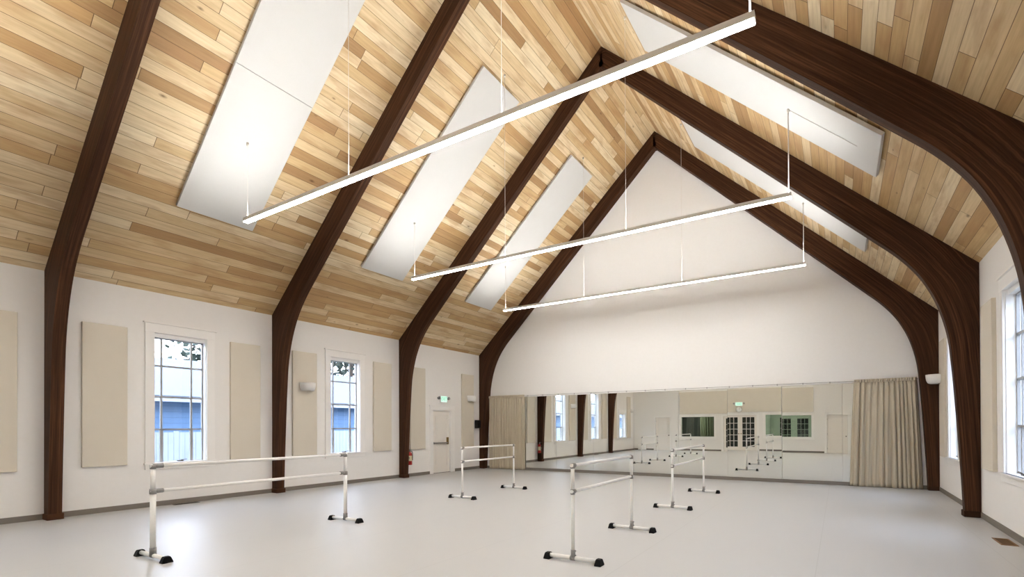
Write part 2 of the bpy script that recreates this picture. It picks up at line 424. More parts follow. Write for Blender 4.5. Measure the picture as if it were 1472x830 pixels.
# ------------------------------------------------------------------ doors
def raised_door(root, wax, d, a0, a1, z0, z1, mat, splits, th=0.045):
    """slab with recessed panels; wax='x' (on left wall) or 'y' (rear wall); d = coordinate of the room-side face; slab grows outward"""
    bm = bmesh.new()
    def bx(o0, o1, aa, ab, za, zb, bev=0.0):
        lo, hi = sorted((d - o0, d - o1))
        if wax == 'x': box(bm, lo, hi, aa, ab, za, zb, bev)
        else: box(bm, aa, ab, lo, hi, za, zb, bev)
    bx(0.014, th, a0, a1, z0, z1)
    st = 0.115
    bx(0, 0.014, a0, a0 + st, z0, z1); bx(0, 0.014, a1 - st, a1, z0, z1)
    for za, zb in splits: bx(0, 0.014, a0 + st, a1 - st, za, zb)
    for (za, zb), (zc, zd) in zip(splits[:-1], splits[1:]):
        bx(0.004, 0.014, a0 + st + 0.05, a1 - st - 0.05, zb + 0.05, zc - 0.05, .003)
    return link('slab', bm, mat, root)

d1 = struct(empty('door_1', (WL, 12.4, 0))); d1o = Vector(d1.location)
def rel(o, org): o.location = -Vector(org); return o
y0, y1, _, z1 = DOOR_L
bm = bmesh.new()
box(bm, WL, WL + 0.022, y0 - 0.16, y0, 0, z1, .003); box(bm, WL, WL + 0.022, y1, y1 + 0.16, 0, z1, .003)
box(bm, WL, WL + 0.026, y0 - 0.165, y1 + 0.165, z1, z1 + 0.14, .003); box(bm, WL, WL + 0.042, y0 - 0.185, y1 + 0.185, z1 + 0.14, z1 + 0.162, .003)
rel(link('casing', bm, M['trim'], d1), d1o)
bm = bmesh.new(); box(bm, WL - 0.19, WL, y0 + 0.001, y0 + 0.02, 0, z1 - 0.001); box(bm, WL - 0.19, WL, y1 - 0.02, y1 - 0.001, 0, z1 - 0.001); box(bm, WL - 0.19, WL, y0 + 0.02, y1 - 0.02, z1 - 0.02, z1 - 0.001)
rel(link('jamb', bm, M['trim'], d1), d1o)
sl = rel(raised_door(d1, 'x', WL - 0.07, y0 + 0.022, y1 - 0.022, 0.008, z1 - 0.022, M['door'], [(0.008, 0.24), (0.94, 1.08), (1.94, 2.078)]), d1o)
bm = bmesh.new(); box(bm, WL - 0.07, WL - 0.025, y1 - 0.17, y1 - 0.09, 0.95, 1.19, .008); rel(link('latch_case', bm, M['brass'], d1), d1o)
bm = bmesh.new(); box(bm, WL - 0.045, WL - 0.015, y0 + 0.05, y1 - 0.15, 0.985, 1.025, .006); box(bm, WL - 0.07, WL - 0.02, y0 + 0.04, y0 + 0.09, 0.97, 1.04, .006)
rel(link('panic_bar', bm, M['steel'], d1), d1o)
bm = bmesh.new(); box(bm, WL - 0.19, WL - 0.02, y0 + 0.02, y1 - 0.02, 0.0, 0.007); rel(link('threshold', bm, M['bronze'], d1), d1o)

def back_door(n, D, knob_side):
    x0, x1, _, z1 = D
    r = struct(empty('door_%d' % n, ((x0 + x1) / 2, YB, 0))); o = Vector(r.location)
    bm = bmesh.new()
    box(bm, x0 - 0.1, x0, YB, YB + 0.02, 0, z1, .003); box(bm, x1, x1 + 0.1, YB, YB + 0.02, 0, z1, .003); box(bm, x0 - 0.11, x1 + 0.11, YB, YB + 0.024, z1, z1 + 0.1, .003)
    rel(link('casing', bm, M['trim'], r), o)
    rel(raised_door(r, 'y', YB - 0.05, x0 + 0.004, x1 - 0.004, 0.008, z1 - 0.004, M['door'], [(0.008, 0.24), (0.86, 1.0), (1.91, 2.046)]), o)
    kx = x1 - 0.07 if knob_side > 0 else x0 + 0.07
    bm = bmesh.new(); lathe(bm, [(0.028, 0), (0.028, 0.006), (0.01, 0.01), (0.01, 0.035), (0.026, 0.045), (0.028, 0.06), (0.015, 0.072)], (kx, YB - 0.05, 0.94), (0, 1, 0), 16)
    rel(link('knob', bm, M['bronze'], r), o)
    hx = x0 + 0.004 if knob_side > 0 else x1 - 0.004
    for hz in (0.25, 1.03, 1.82):
        bm = bmesh.new(); tube(bm, (hx, YB - 0.045, hz - 0.045), (hx, YB - 0.045, hz + 0.045), 0.009, n=8); rel(link('hinge', bm, M['steel'], r), o)
back_door(2, BD1, 1); back_door(3, BD2, 1)

# french doors
x0, x1, _, z1 = FRENCH
r = struct(empty('door_4', ((x0 + x1) / 2, YB, 0))); o4 = Vector(r.location)
bm = bmesh.new()
box(bm, x0 - 0.12, x0, YB, YB + 0.02, 0, z1, .003); box(bm, x1, x1 + 0.12, YB, YB + 0.02, 0, z1, .003); box(bm, x0 - 0.13, x1 + 0.13, YB, YB + 0.024, z1, z1 + 0.11, .003); box(bm, x0 - 0.15, x1 + 0.15, YB, YB + 0.04, z1 + 0.11, z1 + 0.13, .003)
rel(link('casing', bm, M['trim'], r), o4)
for s in (0, 1):
    xa = x0 + 0.004 if s == 0 else (x0 + x1) / 2 + 0.003
    xb = (x0 + x1) / 2 - 0.003 if s == 0 else x1 - 0.004
    bm = bmesh.new(); ya, yb = YB - 0.095, YB - 0.05
    sw, bh, th = 0.125, 0.22, 0.12
    box(bm, xa, xa + sw, ya, yb, 0.008, z1 - 0.004); box(bm, xb - sw, xb, ya, yb, 0.008, z1 - 0.004)
    box(bm, xa + sw, xb - sw, ya, yb, 0.008, bh); box(bm, xa + sw, xb - sw, ya, yb, z1 - th, z1 - 0.004)
    gx0, gx1, gz0, gz1 = xa + sw, xb - sw, bh, z1 - th
    for i in (1, 2): box(bm, gx0 + (gx1 - gx0) * i / 3 - 0.014, gx0 + (gx1 - gx0) * i / 3 + 0.014, ya + 0.004, yb - 0.004, gz0, gz1)
    for j in (1, 2, 3, 4): box(bm, gx0, gx1, ya + 0.006, yb - 0.006, gz0 + (gz1 - gz0) * j / 5 - 0.014, gz0 + (gz1 - gz0) * j / 5 + 0.014)
    lf = rel(link('leaf', bm, M['door'], r), o4)
    rel(bxo('pane', M['hallglass'], (gx0, gx1, YB - 0.074, YB - 0.070, gz0, gz1), lf), (0, 0, 0))
    kx = xb - 0.06 if s == 0 else xa + 0.06
    bm = bmesh.new(); lathe(bm, [(0.026, 0), (0.026, 0.006), (0.01, 0.01), (0.01, 0.035), (0.025, 0.045), (0.027, 0.06), (0.014, 0.07)], (kx, YB - 0.05, 0.98), (0, 1, 0), 16)
    rel(link('knob', bm, M['brass'], lf), (0, 0, 0))

# interior windows on the rear wall
for q in (BW1, BW2):
    n_win[0] += 1
    x0, x1, z0, z1 = q
    r = struct(empty('window_%d' % n_win[0], ((x0 + x1) / 2, YB, z0))); o = Vector(r.location)
    bm = bmesh.new(); c = 0.13
    box(bm, x0 - c, x0, YB, YB + 0.02, z0 - c, z1 + c, .003); box(bm, x1, x1 + c, YB, YB + 0.02, z0 - c, z1 + c, .003)
    box(bm, x0, x1, YB, YB + 0.02, z1, z1 + c, .003); box(bm, x0, x1, YB, YB + 0.02, z0 - c, z0, .003); box(bm, x0 - c - 0.03, x1 + c + 0.03, YB, YB + 0.045, z0 - c - 0.025, z0 - c, .003)
    rel(link('casing', bm, M['trim'], r), o)
    rel(bxo('pane', M['hallglass'], (x0, x1, YB - 0.104, YB - 0.098, z0, z1), r), o)

# the rooms behind the rear wall
def shell(name, mat, boxes):
    bm = bmesh.new()
    for b in boxes: box(bm, *b)
    return struct(link(name, bm, mat))
HY = YB - 0.2
shell('floor_hall', M['hallfloor'], [(WL, WR, HY - 3.2, HY, -0.1, 0.0)])
shell('ceiling_hall', M['wall'], [(WL, WR, HY - 3.2, HY, 2.5, 2.6)])
shell('wall_store', M['halldark'], [(WL, -6.2, HY - 3.2, HY - 3.1, 0, 2.5), (WL, WL + 0.1, HY - 3.1, HY, 0, 2.5), (-6.3, -6.2, HY - 3.1, HY, 0, 2.5)])
shell('wall_vestibule', M['halldark'], [(-6.2, -3.8, HY - 1.9, HY - 1.8, 0, 2.5), (-3.9, -3.8, HY - 1.8, HY, 0, 2.5)])
shell('wall_office', M['hallwall'], [(-3.8, WR, HY - 3.2, HY - 3.1, 0, 2.5), (-3.8, -3.7, HY - 3.1, HY, 0, 2.5), (WR - 0.1, WR, HY - 3.1, HY, 0, 2.5)])
# glazed grids seen through the right interior window
n_win[0] += 1
oy = HY - 3.1
r = struct(empty('door_5', (-2.4, oy, 0))); o = Vector(r.location)
for xa in (-3.3, -2.35):
    bm = bmesh.new()
    box(bm, xa, xa + 0.9, oy, oy + 0.04, 0.0, 2.02)
    lf = rel(link('leaf', bm, M['hallwall'], r), o)
    bm = bmesh.new()
    for i in range(3):
        for j in range(5): box(bm, xa + 0.15 + i * 0.205, xa + 0.335 + i * 0.205, oy + 0.04, oy + 0.046, 0.25 + j * 0.335, 0.56 + j * 0.335)
    link('pane', bm, M['darkpane'], lf)
bm = bmesh.new(); box(bm, -0.9, 0.6, oy, oy + 0.02, 0.9, 1.9); struct(link('window_10', bm, M['darkpane']))
ol = empty('added_ceiling_light', (-2.2, HY - 1.5, 2.5)); tag(ol, 'unseen ceiling lamp added to light the green office behind the right interior window', 'lamp')
bm = bmesh.new(); lathe(bm, [(0.19, 0), (0.19, -0.03), (0.17, -0.04)], (0, 0, 0)); link('base', bm, M['steel'], ol)
bm = bmesh.new(); lathe(bm, [(0.16, -0.04), (0.15, -0.07), (0.09, -0.095), (0.01, -0.1)], (0, 0, 0)); link('diffuser', bm, emission('office_fill_lamp', (1, 0.97, 0.9, 1), 130.0), ol)  # fill lamp added to light the office, itself out of view

ol2 = empty('added_ceiling_light', (-8.2, HY - 1.6, 2.5)); tag(ol2, 'unseen ceiling lamp added to brighten the drape in the dark room behind the left interior window', 'lamp')
bm = bmesh.new(); lathe(bm, [(0.15, 0), (0.15, -0.03), (0.13, -0.04)], (0, 0, 0)); link('base', bm, M['steel'], ol2)
bm = bmesh.new(); lathe(bm, [(0.12, -0.04), (0.11, -0.06), (0.07, -0.08), (0.01, -0.085)], (0, 0, 0)); link('diffuser', bm, emission('store_fill_lamp', (1, 0.97, 0.9, 1), 420.0), ol2)  # added fill so the drape shows through the glass; lamp itself unseen

def pleats(name, mat, x0, x1, xb0, xb1, ztop, zbot, yc, n, amp, seed, parent=None, header=0.0, edge=0.0):
    rg = random.Random(seed)
    cols = n * 10; rows = 26
    cuts = [0.0]
    for i in range(n): cuts.append(cuts[-1] + rg.uniform(0.6, 1.5))
    cuts = [c / cuts[-1] for c in cuts]
    amps = [rg.uniform(0.45, 1.0) for _ in range(n + 1)]
    sway = [rg.uniform(-0.4, 0.4) for _ in range(n + 1)]
    bm = bmesh.new(); grid = []
    for j in range(rows + 1):
        f = j / rows; z = ztop + (zbot - ztop) * f
        rowv = []
        for i in range(cols + 1):
            pi_, s = divmod(i, 10); s /= 10.0
            if pi_ == n: pi_, s = n - 1, 1.0
            t = cuts[pi_] + (cuts[pi_ + 1] - cuts[pi_]) * s
            a = amps[pi_] * (1 - s) + amps[pi_ + 1] * s
            sw = sway[pi_] * (1 - s) + sway[pi_ + 1] * s
            ph = 2 * math.pi * (s - 0.25)
            dy = math.sin(ph) * amp * a * (0.55 + 0.45 * min(1, f * 2.2))
            dy += 0.25 * amp * math.sin(2 * ph + 5 * sw + 3 * f)
            if f < header: dy *= 0.6
            tx = t + sw * 0.05 * f * (1 - abs(2 * t - 1))
            x = (x0 + (x1 - x0) * tx) * (1 - f ** 0.8) + (xb0 + (xb1 - xb0) * tx) * f ** 0.8
            x += 0.012 * math.cos(ph) * a
            eg = min(t, 1 - t); w_e = max(0.0, 1 - eg / 0.035)
            dy = dy * (1 - w_e) + edge * w_e
            rowv.append(bm.verts.new((x, yc + dy, z)))
        grid.append(rowv)
    for j in range(rows):
        for i in range(cols):
            fc = bm.faces.new((grid[j][i], grid[j][i + 1], grid[j + 1][i + 1], grid[j + 1][i])); fc.smooth = True
    o = link(name, bm, mat, parent, recalc=False)
    md = o.modifiers.new('thickness', 'SOLIDIFY'); md.thickness = 0.004
    return o
hd = empty('drape', (-7.4, HY - 2.2, 0))
tag(hd, 'grey-green drape hanging in the dark room behind the left interior window', 'curtain')
p_ = pleats('cloth', M['halldrape'], -0.4, 1.1, -0.4, 1.1, 2.4, 0.02, 0, 11, 0.05, 5, hd)
bm = bmesh.new(); tube(bm, (-0.45, 0, 2.42), (1.2, 0, 2.42), 0.014, n=10); link('rod', bm, M['black'], hd)

# ------------------------------------------------------------------ timber arches
INNER = [(6.555, 0), (6.53, 0.6), (6.50, 1.15), (6.46, 1.85), (6.415, 2.50), (6.37, 2.98), (6.285, 3.38), (6.16, 3.75), (5.965, 4.13), (5.68, 4.50), (5.31, 4.87), (4.77, 5.395), (4.08, 6.06), (2.9, 7.2), (1.6, 8.455), (0.06, 9.945), (0.0, 9.965)]
OUTER = [(HALF, 0), (HALF, 0.6), (HALF, 1.2), (HALF, 1.95), (HALF, 2.65), (HALF, 3.15), (HALF, 3.6), (HALF, 3.95), (HALF, ZE), (6.25, 0), (5.72, 0), (5.10, 0), (4.36, 0), (3.17, 0), (1.87, 0), (0.30, 0), (0, ZR)]
OUTER = [(x, z) if (i < 9 or i == 16) else (x, ZR - SL * x) for i, (x, z) in enumerate(OUTER)]
def refine(P, cr):
    out = []
    for i in range(len(P) - 1):
        p0, p1, p2, p3 = P[max(i - 1, 0)], P[i], P[i + 1], P[min(i + 2, len(P) - 1)]
        for k_ in range(4):
            t = k_ / 4
            if cr:
                out.append(tuple(0.5 * (2 * b + (c - a) * t + (2 * a - 5 * b + 4 * c - d) * t * t + (3 * b - a - 3 * c + d) * t ** 3) for a, b, c, d in zip(p0, p1, p2, p3)))
            else: out.append(tuple(b + (c - b) * t for b, c in zip(p1, p2)))
    out.append(P[-1]); return out
IN_, OU_ = refine(INNER, True), refine(OUTER, False)
GAP = 0.003
def arch_half(s, yA, yB, parent, oy):
    bm = bmesh.new(); uvl = bm.loops.layers.uv.new('UVMap')
    st = []; arc = 0.0; prev = None
    for (xi, zi), (xo, zo) in zip(IN_, OU_):
        # keep the back a hair off the wall and the decking
        xo2 = xo - GAP if zo < ZE - 1e-6 else xo - GAP * 0.4; zo2 = zo - (0 if zo < ZE - 1e-6 else GAP)
        mid = Vector(((xi + xo) / 2, 0, (zi + zo) / 2))
        if prev is not None: arc += (mid - prev).length
        prev = mid
        w = math.hypot(xi - xo, zi - zo)
        if xi == 0.0 and xo == 0: xo2 = 0.0
        st.append((bm.verts.new((s * xo2, yA - oy, zo2)), bm.verts.new((s * xi, yA - oy, zi)), bm.verts.new((s * xi, yB - oy, zi)), bm.verts.new((s * xo2, yB - oy, zo2)), arc, w))
    for a, b in zip(st[:-1], st[1:]):
        for i, j in ((0, 1), (1, 2), (2, 3), (3, 0)):
            f = bm.faces.new((a[i], a[j], b[j], b[i]))
            off = {0: 0.0, 1: 3.1, 2: 7.7, 3: 11.3}[i] + (0 if s < 0 else 23.0)
            wd = {0: lambda q: q[5], 1: lambda q: abs(yB - yA), 2: lambda q: q[5], 3: lambda q: abs(yB - yA)}[i]
            sg = {0: (-1, 0), 1: (0, 1), 2: (0, -1), 3: (0, 1)}[i]     # laminations follow the inner curve
            vals = {a[i]: (a[4], off + sg[0] * wd(a)), a[j]: (a[4], off + sg[1] * wd(a)), b[j]: (b[4], off + sg[1] * wd(b)), b[i]: (b[4], off + sg[0] * wd(b))}
            for lp in f.loops: lp[uvl].uv = vals[lp.vert]
    for e in (st[0], st[-1]): bm.faces.new(e[:4])
    return link('leg', bm, M['timber'], parent)
def plinth(s, yA, yB, parent, oy, ep):
    bm = bmesh.new(); x1, x0 = HALF - 0.014, 6.555 - ep
    xs = sorted((s * x0, s * x1)); ya, yb = yA - oy - ep, min(yB - oy + ep, YF - 0.024 - oy)
    box(bm, xs[0], xs[1], ya, yb, 0.0, 0.10, 0.008); return link('plinth', bm, M['timber'], parent)
names = ['dark timber arch nearest the camera, its leg by the leftmost beige panel', 'dark timber arch whose sweeping right rafter crosses the top right corner',
         'dark timber arch standing behind the second hanging light, third from the camera', 'dark timber arch framing the white gable wall above the mirrors']
arch_objs = []
for i, y in enumerate(ARCH_Y):
    yA, yB = y, (y + 0.17 if i < 3 else YF - 0.002)
    r = empty('timber_arch', (XC, (yA + yB) / 2, 0)); tag(r, names[i], 'arch', 'laminated timber arches')
    for s in (-1, 1):
        lg = arch_half(s, yA, yB, r, (yA + yB) / 2)
        plinth(s, yA, yB, lg, (yA + yB) / 2, 0.022 if i < 3 else 0.008)
    arch_objs.append(r)

# ------------------------------------------------------------------ acoustic panels on the walls
def wall_panel(side, y0, y1, z0, z1, label, th=0.055):
    x = WL if side == 'L' else WR
    s = 1 if side == 'L' else -1
    bm = bmesh.new(); hy = (y1 - y0) / 2
    xa, xb = sorted((0.0, s * th)); box(bm, xa, xb, -hy, hy, 0, z1 - z0, 0.006)
    o = link('acoustic_panel', bm, M['beige']); o.location = (x, (y0 + y1) / 2, z0)
    return tag(o, label, 'wall panel', 'beige fabric panels on the side walls')
wall_panel('L', 1.78, 2.46, 0.83, 3.42, 'beige fabric wall panel cut off by the left edge, left of the nearest arch leg')
wall_panel('L', 3.25, 3.89, 0.84, 3.42, 'beige fabric wall panel between the nearest arch leg and the wide window')
wall_panel('L', 5.70, 6.34, 0.84, 3.42, 'beige fabric wall panel just right of the wide window with the blue house view')
wall_panel('L', 7.12, 7.76, 0.84, 3.42, 'beige fabric wall panel carrying a white sconce, left of the narrow-looking window')
wall_panel('L', 9.54, 10.18, 0.84, 3.42, 'beige fabric wall panel between the second window and the third arch leg')
wall_panel('L', 10.93, 11.57, 0.84, 3.42, 'beige fabric wall panel between the third arch leg and the white exit door')
wall_panel('L', 13.36, 14.00, 0.84, 3.42, 'beige fabric wall panel with a sconce right of the white exit door')
wall_panel('L', -0.49, 0.08, 0.80, 3.40, 'beige fabric wall panel seen only in the mirror beside the short window')
wall_panel('R', 9.55, 10.19, 0.83, 3.40, 'beige fabric wall panel on the right wall beside the bright blue window')
wall_panel('R', 13.34, 13.98, 0.83, 3.40, 'beige fabric wall panel with a sconce behind the right arch legs')
bm = bmesh.new(); box(bm, -3.635, 3.635, 0, 0.05, 0, 1.34, 0.006)
o = link('acoustic_panel', bm, M['beige']); o.location = (-4.83, YB + 0.002, 2.23)
tag(o, 'wide beige band of acoustic fabric above the french doors, seen in the mirror', 'wall panel')

# white panels on the ceiling slopes
def ceil_panel(side, y0, y1, d0, d1, label):
    """d = horizontal distance from the ridge line"""
    s = -1 if side == 'L' else 1
    run = Vector((s, 0, -SL)).normalized(); nrm = Vector((-s * SL, 0, -1)).normalized()   # nrm points into the room
    ridge = Vector((XC, 0, ZR)); k_ = math.hypot(1, SL)
    a, b = d0 * k_, d1 * k_
    mid = ridge + run * (a + b) / 2 + Vector((0, (y0 + y1) / 2, 0))
    bm = bmesh.new(); box(bm, -(b - a) / 2, (b - a) / 2, -(y1 - y0) / 2, (y1 - y0) / 2, 0.03, 0.085, 0.004)
    bt = 0.03
    for fx in (-0.35, 0.35): box(bm, (b - a) * fx - 0.03, (b - a) * fx + 0.03, -(y1 - y0) / 2 + 0.08, (y1 - y0) / 2 - 0.08, 0.001, bt)
    o = link('ceiling_panel', bm, M['whitepanel'])
    yv = nrm.cross(run)
    o.matrix_world = Matrix(((run.x, yv.x, nrm.x, mid.x), (run.y, yv.y, nrm.y, mid.y), (run.z, yv.z, nrm.z, mid.z), (0, 0, 0, 1)))
    return tag(o, label, 'ceiling panel', 'white panels on the plank ceiling')
DLO, DMID, DHI = 5.345, 3.396, 1.555
ceil_panel('L', 4.10, 5.40, DMID + .002, DLO, 'white ceiling panel, lower of the pair behind the left end of the nearest light')
ceil_panel('L', 4.10, 5.40, DHI, DMID - .002, 'white ceiling panel, upper of the pair running out of the top of the picture')
ceil_panel('L', 8.00, 9.30, DHI, DLO, 'long white ceiling panel on the left slope between second and third arches')
ceil_panel('L', 11.87, 13.17, DHI, DLO, 'white ceiling panel on the left slope just before the far arch')
ceil_panel('R', 8.00, 9.30, DHI, DLO, 'big white ceiling panel on the right slope under the sweeping rafter')
ceil_panel('R', 11.87, 13.17, DHI, DLO, 'narrow-looking white ceiling panel on the right slope nearest the far wall')
ceil_panel('R', 4.10, 5.40, DHI, DLO, 'white ceiling panel on the right slope hidden above the nearest rafter')

# ------------------------------------------------------------------ hanging linear lights
LZ, LLEN, LXC = 5.171, 4.171, -4.795
def roof_z(x): return ZR - SL * abs(x - XC)
def pendant(y, label, cord=False):
    r = empty('pendant_light', (LXC, y, LZ)); tag(r, label, 'hanging light', 'linear pendant lights')
    w, h = 0.045, 0.038
    bm = bmesh.new()
    hb_ = -0.026  # lens hangs below the housing; its glowing side stands in for bloom
    box(bm, -LLEN, LLEN, -w, -w + 0.006, hb_, h); box(bm, -LLEN, LLEN, w - 0.006, w, hb_, h)
    box(bm, -LLEN, -LLEN + 0.006, -w + 0.006, w - 0.006, hb_, h); box(bm, LLEN - 0.006, LLEN, -w + 0.006, w - 0.006, hb_, h)
    box(bm, -LLEN + 0.006, LLEN - 0.006, -w + 0.006, w - 0.006, -0.008, 0.008)
    link('housing', bm, M['housing'], r)
    link_l = bxo('diffuser', M['lamp'], (-LLEN + 0.006, LLEN - 0.006, -w + 0.007, w - 0.007, -h, -0.010), r)
    bxo('uplight_diffuser', M['uplamp'], (-LLEN + 0.006, LLEN - 0.006, -w + 0.006, w - 0.006, 0.012, h - 0.004), r)
    for dx in (-4.10, -1.39, 1.38, 4.13):
        zt = roof_z(LXC + dx) - LZ
        on_panel = DHI < abs(LXC + dx - XC) < DLO and y > 2
        zt -= 0.119 if on_panel else 0.008
        bm = bmesh.new(); tube(bm, (dx, 0, h), (dx, 0, zt), 0.003 if dx < 4 else 0.008, n=8)
        cb = link('cable', bm, M['cable'], r)
        bm = bmesh.new(); tube(bm, (dx, 0, zt - 0.05), (dx, 0, zt + 0.0), 0.02, n=12); link('ceiling_mount', bm, M['cable'], cb)
    if cord:
        bm = bmesh.new(); a = Vector((4.13, 0, roof_z(LXC + 4.13) - LZ - 0.124)); b = Vector((5.05, 0, roof_z(LXC + 5.05) - LZ - 0.124)); tube(bm, a, b, 0.0025, n=8)
        link('power_cord', bm, M['cable'], r)
    return r
pendant(4.696, 'glowing linear light nearest the camera, long bar crossing the top of the picture')
pendant(8.618, 'glowing linear light in the middle of the three, in front of the far gable', True)
pendant(12.406, 'glowing linear light farthest away, hanging just before the white gable wall')
pendant(0.80, 'glowing linear light hanging above the camera, outside the picture')

# ------------------------------------------------------------------ mirrors, rail, curtains
PW = 1.40208; MX0 = -8.3421 - PW
tilts = [-0.8, -1.0, -0.9, -1.9, -2.5, -5.4, -3.0, -1.5]
ml = ['behind the left curtain edge', 'reflecting the fire extinguisher and dark post', 'reflecting two blue windows on the left wall', 'reflecting the short window and wall corner',
      'reflecting the left interior window and barres', 'reflecting the clock and french doors', 'reflecting the green interior window, wider joint at its left', 'with a door reflected, beside the right curtain']
for i in range(8):
    g = 0.0025 if i != 6 else 0.008
    x0, x1 = MX0 + i * PW + g, MX0 + (i + 1) * PW - (0.0025 if i != 5 else 0.008)
    w = (x1 - x0) / 2; hgt = 2.499
    r = empty('mirror', ((x0 + x1) / 2, YF - 0.018, 0.098)); tag(r, 'frameless wall mirror pane ' + ml[i], 'mirror', 'frameless mirror panes along the far wall')
    r.rotation_euler = (-tilts[i] / 1410.0 * 1.0, 0, 0)
    bm = bmesh.new(); v = [bm.verts.new(p) for p in ((-w, -0.0005, 0), (w, -0.0005, 0), (w, -0.0005, hgt), (-w, -0.0005, hgt))]
    bm.faces.new(v); link('glass', bm, M['mirror'], r, recalc=False)
    bm = bmesh.new(); box(bm, -w, w, 0, 0.006, 0, hgt); link('backing', bm, M['mirroredge'], r)
rail = empty('curtain_rail', (XC, YF - 0.095, 2.640)); tag(rail, 'thin pale curtain wire running above the mirrors across the far wall', 'curtain rail')
bm = bmesh.new(); tube(bm, (-11.25 - XC, 0, 0), (1.62 - XC, 0, 0), 0.006, n=8); link('rod', bm, M['steel'], rail)
x = -9.5
while x < 0.4:
    bm = bmesh.new(); box(bm, x - XC - 0.008, x - XC + 0.008, 0.0, 0.093, -0.008, 0.008); box(bm, x - XC - 0.012, x - XC + 0.012, 0.086, 0.093, -0.02, 0.02); link('bracket', bm, M['steel'], rail); x += 0.62
def curtain(x0, x1, xb0, xb1, n, amp, seed, label):
    r = empty('curtain', ((x0 + x1) / 2, YF - 0.095, 0)); tag(r, label, 'curtain', 'greige curtains flanking the mirrors')
    c = r.location.x
    pleats('cloth', M['curtain'], x0 - c, x1 - c, xb0 - c, xb1 - c, 2.60, 0.012, 0, n, amp, seed, r, edge=0.058)
    pleats('heading', M['curtain'], x0 - c, x1 - c, x0 - c, x1 - c, 2.675, 2.60, 0, n * 2, amp * 0.62, seed + 3, r, edge=0.03)
curtain(-11.20, -9.61, -11.18, -9.60, 16, 0.052, 21, 'greige gathered curtain left of the mirrors beside the far arch leg')
curtain(0.33, 1.60, 0.22, 1.71, 13, 0.053, 34, 'greige gathered curtain right of the mirrors beside the far right arch leg')

# ------------------------------------------------------------------ ballet barres
HB, FZ = 1.094, 0.042
def barre(x0, y0, t0, x1, y1, t1, mid, r_lo, r_up, r_rail, label, fw=0.66, sleeve=0.05):
    L = math.hypot(x1 - x0, y1 - y0); az = math.atan2(y1 - y0, x1 - x0)
    r = empty('ballet_barre', ((x0 + x1) / 2, (y0 + y1) / 2, 0), az); tag(r, label, 'ballet barre', 'portable white ballet barres')
    def end(s, t):
        ex = s * L / 2; a = t - az; d = Vector((math.cos(a), math.sin(a), 0)); p = Vector((ex, 0, FZ))
        bm = bmesh.new(); tube(bm, p - d * fw / 2, p + d * fw / 2, 0.024); foot = link('foot_tube', bm, M['enamel'], r)
        for q in (-1, 1):
            # flared rubber shoe
            bm = bmesh.new(); e = p + d * q * (fw / 2 - 0.008); n = Vector((-d.y, d.x, 0))
            for k_, (zz, hw, l0, l1) in enumerate(((0.0, 0.054, -0.038, 0.036), (0.012, 0.054, -0.038, 0.036), (0.060, 0.036, -0.030, 0.028), (0.072, 0.027, -0.026, 0.022))):
                ring = [bm.verts.new(Vector((e.x, e.y, zz)) + d * q * l + n * w_) for l, w_ in ((l0, -hw), (l1, -hw), (l1, hw), (l0, hw))]
                if k_:
                    for i in range(4): bm.faces.new((prev[i], prev[(i + 1) % 4], ring[(i + 1) % 4], ring[i]))
                else: bm.faces.new(ring[::-1])
                prev = ring
            bm.faces.new(prev); link('rubber_shoe', bm, M['rubber'], foot)
        bm = bmesh.new(); tube(bm, p + Vector((0, 0, 0.02)), (ex, 0, mid), r_lo); tube(bm, (ex, 0, mid), (ex, 0, HB - 0.02), r_up); link('upright', bm, M['enamel'], r)
        bm = bmesh.new(); tube(bm, p + Vector((0, 0, 0.0)), (ex, 0, 0.135), r_lo + 0.006); tube(bm, p - d * 0.030, p + d * 0.030, 0.029)
        for zz in (0.075, 0.125): tube(bm, (ex, -r_lo - 0.006, zz), (ex, -r_lo - 0.017, zz), 0.008, n=8)
        link('base_tee', bm, M['fitting'], r)
        for zz, rr in ((mid, r_lo), (HB - 0.012, r_up)):
            bm = bmesh.new(); tube(bm, (ex, 0, zz - 0.034), (ex, 0, zz + (0.026 if zz < 1 else 0.012)), rr + 0.006)
            tube(bm, (ex + s * 0.004, 0, zz), (ex - s * sleeve, 0, zz), r_rail + 0.006); tube(bm, (ex - s * sleeve * 0.6, r_rail, zz), (ex - s * sleeve * 0.6, r_rail + 0.016, zz), 0.008, n=8)
            link('corner_fitting', bm, M['fitting'], r)
    end(-1, t0); end(1, t1)
    for nm, zz in (('top_rail', HB), ('lower_rail', mid)):
        bm = bmesh.new(); tube(bm, (-L / 2 - 0.030, 0, zz - (0.012 if nm == 'top_rail' else 0)), (L / 2 + 0.030, 0, zz - (0.012 if nm == 'top_rail' else 0)), r_rail); link(nm, bm, M['enamel'], r)
    return r
barre(-6.884, 2.571, 0.017, -6.929, 5.186, 0.051, 0.79, 0.029, 0.0245, 0.0205, 'long white ballet barre at the left, in front of the wide window', sleeve=0.10)
barre(-6.928, 8.058, -0.029, -6.943, 9.997, 0.033, 0.79, 0.020, 0.020, 0.019, 'white ballet barre standing before the left curtain and exit door')
barre(-2.590, 4.891, 0.008, -2.628, 6.804, -0.040, 0.79, 0.020, 0.0215, 0.020, 'white ballet barre nearest the camera in the middle of the floor')
barre(-2.660, 8.956, -0.039, -2.694, 11.518, -0.082, 0.79, 0.0215, 0.0215, 0.020, 'white ballet barre closest to the mirrors, right of the middle one')

